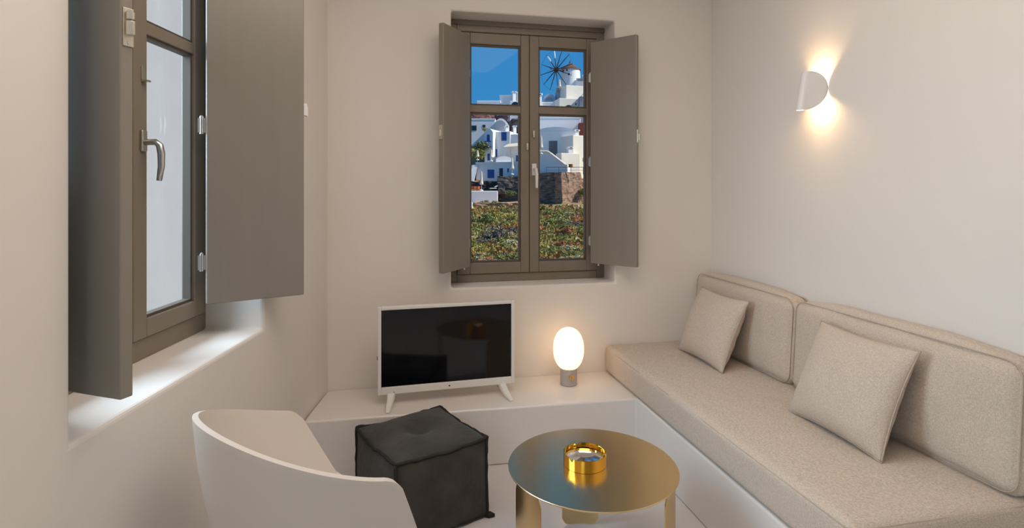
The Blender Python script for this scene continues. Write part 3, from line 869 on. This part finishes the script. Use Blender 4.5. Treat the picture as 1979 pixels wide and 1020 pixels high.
# ---- stone terrace walls
def stone_wall(name, label, x0, x1, yt, yb, Y, D, m, yaw=0., extra=4., bat=.0):
    c = at((x0+x1)/2, yb, Y); w = (x1-x0)/F*Y/math.cos(yaw); h = (yb-yt)/F*Y
    nx, nz = 26, 22; mb = MB(); bm = mb.bm
    bmesh.ops.create_cube(bm, size=1); bmesh.ops.subdivide_edges(bm, edges=bm.edges[:], cuts=18, use_grid_fill=True)
    for v in bm.verts:
        p = Vector((v.co.x*w, (v.co.y + .5)*D, -extra + (v.co.z + .5)*(h + extra)))
        p.y -= bat*(h - p.z) if v.co.y < 0 else 0
        n = noise.noise_vector(Vector((p.x*.7, p.y*.7, p.z*1.6)) + c)*.22 + noise.noise_vector(Vector((p.x*1.7, p.y, p.z*3.4)) + c)*.14
        v.co = p + n
    o = mb.build(name, m, loc=c, rz=yaw)
    tag(o, label, 'wall')
    return o
stone_wall('stone_wall', 'grey-brown stone terrace wall below the low blue-shadowed house', 962, 1030, 341, 394, 121.5, 3, 'rubble_grey_shade', extra=3)
stone_wall('stone_wall', 'tall stone retaining wall coloured shaded dark grey left of the brown bastion', 1020, 1087, 334, 432, 119, 5, 'rubble_grey_shade', yaw=-.1, extra=4)
stone_wall('stone_wall', 'tall brown layered stone bastion with sunlight put into its colour', 1084, 1125, 333.5, 428, 118.6, 5, 'rubble', yaw=.62, extra=4, bat=.03)
stone_wall('stone_wall', 'rough rubble bank right of the brown bastion', 1122, 1170, 345, 440, 122, 4, 'rubble', yaw=.5, extra=4)
house('terrace_wall', 'bright white terrace wall under the orange terrace furniture', 890, 962, 369, 396, 118, 1.2, extra=3, cat='wall')
house('terrace_post', 'white gate post at the lower left of the view', 906, 913, 391, 417, 108, .7, extra=2, cat='post')
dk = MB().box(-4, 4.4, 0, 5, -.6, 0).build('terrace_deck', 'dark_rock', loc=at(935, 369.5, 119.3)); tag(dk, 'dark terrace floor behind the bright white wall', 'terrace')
bk = stone_wall('stone_wall', 'dark red-brown wall of the terrace behind the furniture', 900, 964, 350, 372, 123.5, 1.2, 'dark_rock')
sb = stone_wall('stone_wall', 'low pale earth bank along the slope top', 914, 1026, 392, 409, 112, 6, 'dry_soil', extra=2)
# ---- furniture and parasols
def parasol(x, yt, yb, Y, label):
    c = at(x, yb, Y); h = (yb-yt)/F*Y
    o = empty('parasol', c, 0, label, 'parasol', 'closed cream parasols')
    MB().tube([(0,0,-.6),(0,0,h*.98)], .05, 6).build('pole', 'canvas_cream', o)
    MB().lathe([(.02, h), (.12, h*.96), (.2, h*.80), (.26, h*.55), (.42, h*.36), (.30, h*.30), (.04, h*.30)], 10).build('canopy', 'canvas_cream', o)
    MB().lathe([(0,-.05),(.35,-.05),(.35,.12),(.08,.2),(0,.2)], 10).build('base', 'limewash', o)
parasol(930.5, 331, 368, 119, 'closed cream parasol on the orange furniture terrace')
parasol(923, 290, 309, 127.5, 'closed cream parasol left of the balcony house')
parasol(949.5, 289, 311, 127.5, 'closed cream parasol in front of the balcony house')
parasol(990, 304, 337, 120, 'closed cream parasol standing by the stone wall top')
for i, x in enumerate((912, 919, 926.5)):
    o = empty('terrace_chair', at(x, 369, 120), .3*i, ['orange terrace chair at the left edge of view', 'orange terrace chair, middle of the three', 'orange terrace chair nearest the parasol pole'][i], 'chair', 'orange terrace chairs')
    MB().box(-.28, .28, -.28, .28, .38, .46).build('seat', 'terracotta', o); MB().box(-.28, .28, .22, .28, .46, 1.0).build('backrest', 'terracotta', o)
    for sx in (-.24, .24):
        for sy in (-.24, .24): MB().box(sx-.03, sx+.03, sy-.03, sy+.03, 0, .38).build('leg', 'terracotta', o)
o = empty('sun_lounger', at(954, 367, 120.2), .5, 'cream sun lounger on the dark terrace', 'lounger')
MB().box(-.95, .5, -.35, .35, .28, .42).build('seat', 'canvas_cream', o)
m = MB(); m.prism([(.5, -.35), (.5, .35), (.55, .35), (.55, -.35)], .3, .4); m.box(.45, 1.1, -.35, .35, .4, .52, Matrix.Rotation(-.45, 4, 'Y')); m.build('backrest', 'canvas_cream', o)
for sx in (-.85, .4):
    for sy in (-.3, .3): MB().box(sx-.03, sx+.03, sy-.03, sy+.03, 0, .28).build('leg', 'old_wood', o)
# ---- right pane, upper
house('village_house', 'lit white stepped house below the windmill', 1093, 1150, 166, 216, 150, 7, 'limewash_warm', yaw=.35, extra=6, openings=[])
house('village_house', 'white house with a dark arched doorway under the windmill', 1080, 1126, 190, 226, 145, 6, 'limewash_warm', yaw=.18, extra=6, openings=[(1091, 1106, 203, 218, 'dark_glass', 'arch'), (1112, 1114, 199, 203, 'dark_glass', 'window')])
house('village_house', 'grey terrace block at the windmill foot', 1076, 1100, 168, 196, 152, 4, 'grey_wall', extra=5)
house('village_house', 'small white house left below the windmill sails', 1034, 1082, 197, 226, 149, 6, extra=6, yaw=-.05, openings=[(1043, 1046, 204, 210, 'dark_glass', 'window'), (1072, 1076, 202, 214, 'grey_wall', 'door')])
house('village_house', 'grey dome-roofed shed left below the windmill', 1050, 1074, 189, 200, 153, 4, 'vault_grey', vault=1.2, extra=4, openings=[(1054, 1068, 187.5, 194, 'grey_wall', 'arch')])
house('village_house', 'white block with grey roof edge right of the windmill', 1113, 1150, 155, 190, 157, 5, 'limewash', yaw=.3, extra=6, openings=[(1114, 1132, 152, 157, 'grey_wall', 'eave')])
house('village_house', 'grey-violet house at right edge above the transom', 1120, 1150, 186, 226, 142, 5, 'grey_wall', extra=6)
chimney(1042, 181, 199, 149, 1.1, 'white chimney at the left side of the right sash view')
chimney(1131, 144, 158, 156, 1.0, 'white chimney block at the right of the windmill')
# windmill
wm = empty('windmill', at(1102, 196, 160), 0, 'white round windmill with thatched cone roof and spoked sails', 'windmill')
k = 160/F
MB().lathe([(0, -6), (24*k, -6), (21.5*k, 10*k), (18.5*k, 60*k), (18*k, 62*k), (0, 62*k)], 40).build('tower', 'limewash', wm, smooth=False)
MB().lathe([(20.5*k, 60*k), (20*k, 61.5*k), (9*k, 69*k), (2*k, 74*k), (.8*k, 78*k), (0, 78.4*k)], 32).build('roof', 'thatch', wm)
for dx, dz, s in ((-8, 57, 1.5), (-4.5, 49, 1.8)):
    r = (18.9 + (60 - dz)*.06)*k
    yy = -math.sqrt(max(.1, r*r - (dx*k)**2)) - .05
    MB().box(dx*k - s*k, dx*k + s*k, yy, yy + .7, (dz - s)*k, (dz + s)*k).build('window', 'dark_glass', wm)
nrm = Vector((-.70, -.714, 0)).normalized(); hub = Vector((-29*k, -24*k, 56.5*k))
hub_back = Vector((0, 0, 56.5*k))
MB().tube([hub_back, hub + nrm*.8], .28, 8).build('axle', 'old_wood', wm)
tx = Vector((-nrm.y, nrm.x, 0)).normalized(); tz = Vector((0, 0, 1))
NS_ = 12; RW = 40*k
tips = []
for i in range(NS_):
    a = 2*PI*i/NS_ + .13
    tip = hub + (tx*math.cos(a) + tz*math.sin(a))*RW; tips.append(tip)
    MB().tube([hub, tip], [.16, .07], 6).build('sail_spar', 'old_wood', wm)
MB().tube([hub + (t - hub)*.98 for t in tips], .025, 4, closed=True).build('rim_wire', 'old_wood', wm)
for i in (3, 4):
    d = tips[i] - hub
    m = MB(); m.tube([hub + d*.55, hub + d*.72, hub + d*.9], [.12, .26, .14], 6); m.build('furled_sail', 'sailcloth', wm)
MB().tube([hub + nrm*.6, hub - nrm*.4], [.5, .6], 10).build('hub', 'old_wood', wm)
for i in range(NS_):
    MB().tube([hub + nrm*2.2, hub + (tips[i]-hub)*.8], .018, 4).build('stay', 'old_wood', wm)
MB().tube([hub, hub + nrm*2.4], .1, 6).build('bowsprit', 'old_wood', wm)
st = empty('parasol', at(1081.5, 176, 151), 0, 'pale closed parasol on the terrace by the windmill', 'parasol')
MB().tube([(0,0,0),(0,0,3)], .06, 6).build('pole', 'canvas_cream', st); MB().lathe([(.03,3.1),(.2,2.9),(.28,2.0),(.45,1.2),(.05,1.1)], 10).build('canopy', 'canvas_cream', st)
def railing(label, x0, x1, y0, y1, yt, yb, Y, n):
    A, B = at(x0, yb, Y), at(x1, yb + (y1 - y0), Y); h = (yb-yt)/F*Y
    o = empty('railing', A, 0, label, 'railing'); d = B - A
    MB().tube([(0,0,h), tuple(d + Vector((0,0,h)))], .06, 6).build('handrail', 'iron', o)
    MB().tube([(0,0,h*.5), tuple(d + Vector((0,0,h*.5)))], .03, 6).build('rail', 'iron', o)
    for k in range(n):
        p = d*(k/(n-1)); MB().tube([tuple(p + Vector((0,0,-.3))), tuple(p + Vector((0,0,h)))], .04, 6).build('post', 'iron', o)
railing('thin iron railing on top of the tall stone retaining wall', 1056, 1127, 0, 0, 323, 334, 117.5, 4)
railing('dark stair railing at the right edge under the windmill', 1120, 1132, 200, 186, 190, 202, 141.5, 4)
railing('dark balustrade on the terrace at the windmill foot', 1077, 1092, 0, 0, 171, 177, 151.5, 5)
# ---- right pane, middle
house('village_house', 'wide white house row directly under the transom at right', 1030, 1122, 228, 262, 141, 7, extra=6, parapet=.3)
house('village_house', 'broad white house with shallow vault and grey-green doorway', 1034, 1110, 252, 304, 133, 7, extra=6, yaw=-.14, vault=.9, openings=[(1061, 1077, 272, 302, 'green_door', 'door'), (1096, 1106, 269, 278, 'dark_glass', 'window')])
house('village_house', 'maroon-walled house at the right edge of the right sash', 1119, 1150, 237, 266, 139, 6, 'maroon', extra=5)
chimney(1113.5, 251, 266, 133, 1.0, 'white chimney with vent beside the maroon house')
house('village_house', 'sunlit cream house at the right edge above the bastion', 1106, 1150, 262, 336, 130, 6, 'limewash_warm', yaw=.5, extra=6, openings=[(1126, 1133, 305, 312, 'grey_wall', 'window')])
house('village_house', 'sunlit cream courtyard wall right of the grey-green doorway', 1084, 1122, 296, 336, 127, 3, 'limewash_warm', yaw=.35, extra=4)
chimney(1101, 284, 297, 127.5, 1.0, 'small cream chimney on the courtyard wall')
# blue shaded gable with a sloping white coping
g = empty('gable_wall', at(1066, 334, 122), -.25, 'blue-shadowed sloping gable wall with white coping on the stone wall', 'wall'); k = 122/F
out = [(-36*k, 0), (31*k, 0), (31*k, 15*k), (27*k, 15.5*k), (-6*k, 41*k), (-10*k, 42*k), (-36*k, 42*k)]
mb = MB(); A = [mb.bm.verts.new((p[0], 0, p[1] - (3 if p[1] == 0 else 0))) for p in out]; B = [mb.bm.verts.new((p[0], 3.5, p[1] - (3 if p[1] == 0 else 0))) for p in out]
mb.bm.faces.new(A); mb.bm.faces.new(B[::-1])
for i in range(len(out)): mb.bm.faces.new((A[i], A[(i+1) % len(out)], B[(i+1) % len(out)], B[i]))
mb.build('wall', 'limewash', g)
MB().tube([(-36*k, -.05, 42*k), (-10*k, -.05, 42*k), (-6*k, -.05, 41*k), (27*k, -.05, 15.5*k), (31*k, -.05, 15*k)], .22, 6).build('coping', 'limewash_warm', g)
parasol(1046, 262, 297, 121, 'closed cream parasol at the left of the grey-green doorway')
pl = empty('potted_plant', at(1103, 318, 120.5), 0, 'small dark green potted plant by the railing', 'plant')
MB().lathe([(0,-.6),(.35,-.6),(.5,.1),(0,.1)], 10).build('pot', 'terracotta', pl)

# ------------------------------------------------------------------ shrubs on the slope
def leafmat(name, c1, c2): return mat(name, srgb(*c1), .9, var=.25, vscale=1.6, col2=srgb(*c2), spec=.15)
LM = [leafmat('leaf_green', (116, 124, 70), (150, 148, 88)), leafmat('leaf_olive', (164, 154, 84), (188, 174, 102)), leafmat('leaf_grey', (128, 120, 114), (152, 144, 128)), leafmat('leaf_rust', (160, 104, 62), (184, 130, 84)), leafmat('leaf_pale', (172, 164, 120), (194, 184, 144))]
def bush_mesh(seed, nl, m, ls=.2):
    rnd = random.Random(seed); mb = MB(); bm = mb.bm
    lobes = [(Vector((rnd.uniform(-.55, .55), rnd.uniform(-.55, .55), rnd.uniform(.2, .5))), rnd.uniform(.35, .6)) for _ in range(7)]
    for _ in range(nl):
        c, r = rnd.choice(lobes)
        d = Vector((rnd.gauss(0,1), rnd.gauss(0,1), rnd.gauss(0,1))).normalized()
        p = c + d*r*rnd.uniform(.6, 1.0); p.z = max(p.z, .02)*.85
        a = Vector((rnd.gauss(0,1), rnd.gauss(0,1), rnd.gauss(0,.8))).normalized(); b = (a.cross(d)).normalized() if a.cross(d).length > .01 else Vector((0,0,1))
        s = ls*rnd.uniform(.6, 1.3)
        vs = [bm.verts.new(p + a*s), bm.verts.new(p + b*s*.38), bm.verts.new(p - a*s*.8), bm.verts.new(p - b*s*.38 + d*s*.2)]
        bm.faces.new(vs)
    me = bpy.data.meshes.new('foliage'); bm.to_mesh(me); bm.free(); me.materials.append(m)
    return me
BM = [[bush_mesh(10*i + j, 520, LM[i], .13) for j in range(2)] for i in range(5)]
stem_mb = MB()
for k in range(5):
    a = k*1.3; stem_mb.tube([(0,0,-.25), (.25*math.cos(a), .25*math.sin(a), .45)], [.05, .02], 5)
stem_o = stem_mb.build('stem', 'old_wood'); STEM = stem_o.data; bpy.data.objects.remove(stem_o)
NAMES = ['green', 'olive-yellow', 'grey', 'rust-orange', 'pale straw']
def shrub(x, y, s, kind, label=None, hz=1., z=None):
    o = empty('shrub', (x, y, (hill(x, y) if z is None else z) - .05), random.uniform(0, 6), label or ('%s shrub among many on the dry slope under the stone walls' % NAMES[kind]), 'shrub', '%s shrubs on the slope' % NAMES[kind])
    f = bpy.data.objects.new('foliage', BM[kind][random.randint(0, 1)]); COL.objects.link(f); f.parent = o; f.scale = (s, s, s*hz)
    t = bpy.data.objects.new('stem', STEM); COL.objects.link(t); t.parent = o; t.scale = (s, s, s*hz)
    return o
def slope_at(px, py):
    """where the line of sight through (px, py) meets the hill"""
    Y = 40.
    while Y < 121:
        p = at(px, py, Y)
        if p.z <= hill(p.x, Y): return p
        Y += .5
    return None
feat = [(960, 455, 2.7, 2, 1.1, 'large grey shrub in the middle of the left slope'), (945, 425, 2.8, 0, 1., 'big green shrub just under the earth bank'), (997, 445, 2.2, 2, .9, 'grey shrub at the right side of the left slope'),
        (968, 462, 1.8, 0, .8, 'green shrub in front of the large grey shrub'), (1065, 430, 2.6, 0, 1., 'bright green shrub at the foot of the retaining wall'), (1100, 445, 2.0, 3, 1., 'rust-orange shrub in the middle of the right slope'),
        (1120, 425, 2.2, 3, 1.1, 'rust-orange shrub at the foot of the bastion'), (1085, 470, 1.8, 3, .9, 'rust-orange shrub low on the right slope'), (1050, 500, 1.8, 3, .8, 'rust-orange shrub at the lower left of the right slope'),
        (935, 500, 1.8, 3, .7, 'rust-orange shrub at the bottom left of the slope'), (1110, 480, 2.2, 4, .8, 'pale straw shrub low at the right of the slope')]
for px, py, s, kd, hz, lb in feat:
    p = slope_at(px, py + 8)
    if p: shrub(p.x, p.y, s*.72, kd, lb, hz)
rnd = random.Random(3)
cnt = 0
for gy in range(15):
    Y = 57 + gy*3.4
    xa, xb = (890 - CX)/F*Y, (1150 - CX)/F*Y
    n = int((xb - xa)/1.75)
    for i in range(n):
        x = xa + (xb - xa)*(i + rnd.uniform(.1, .9))/n; y = Y + rnd.uniform(-1.4, 1.4)
        v = noise.noise(Vector((x*.16, y*.10, 7))) + rnd.uniform(-.14, .14)
        kd = 3 if v > .36 else (1 if v > .0 else (0 if v > -.28 else (4 if rnd.random() < .6 else 2)))
        shrub(x, y, rnd.uniform(.75, 1.45), kd, None, rnd.uniform(.6, 1.))
        cnt += 1
for px, py, Y, s, kd, lb in ((985, 372, 119.5, 1.4, 0, 'dark green shrub growing against the grey-brown terrace wall'), (940, 390, 114, 1.2, 0, 'green shrub on the earth bank below the white wall'), (955, 389, 114, 1.0, 0, 'second green shrub on the earth bank, beside the terrace wall'), (926, 300, 131, 2.6, 0, 'tall dark green tree-like shrub left of the balcony house'), (932, 285, 134, 2.6, 0, 'dark green shrub behind the parasol left of balcony house'), (936, 246, 141, .9, 1, 'small olive bush beneath the upper left house window'), (1103, 317, 120.4, .55, 0, 'leafy dark plant in the pot by the railing'), (1128, 370, 119, 1.6, 0, 'dark green shrub in the gap right of the bastion'), (1130, 395, 118, 1.3, 0, 'lower dark green shrub right of the bastion')):
    p = at(px, py + 6, Y); shrub(p.x, p.y, s, kd, lb, 1.1, z=p.z)
# dry grass nobody could count
for nm, mi, lb in (('rust', 3, 'rust-coloured dry grass covering the slope'), ('olive', 1, 'olive-yellow low grass covering the slope'), ('straw', 4, 'pale straw grass covering the slope'), ('green', 0, 'green weeds covering the slope between shrubs')):
    mb = MB(); bm = mb.bm
    for _ in range(5200):
        y = rnd.uniform(52, 113); x = rnd.uniform(880 - CX, 1160 - CX)/F*y
        v = noise.noise(Vector((x*.22, y*.13, 11 + mi*5)))
        if v < rnd.uniform(-.3, .25): continue
        p = Vector((x, y, hill(x, y))); a = rnd.uniform(0, PI); hgt = rnd.uniform(.15, .5); w = rnd.uniform(.1, .28)
        d = Vector((math.cos(a), math.sin(a), 0)); t = Vector((rnd.uniform(-.2, .2), rnd.uniform(-.3, .1), hgt))
        bm.faces.new([bm.verts.new(p - d*w), bm.verts.new(p + d*w), bm.verts.new(p + d*w*.6 + t), bm.verts.new(p - d*w*.7 + t*.8)])
    o = mb.build('dry_grass', LM[mi], kind='stuff'); tag(o, lb, 'grass')
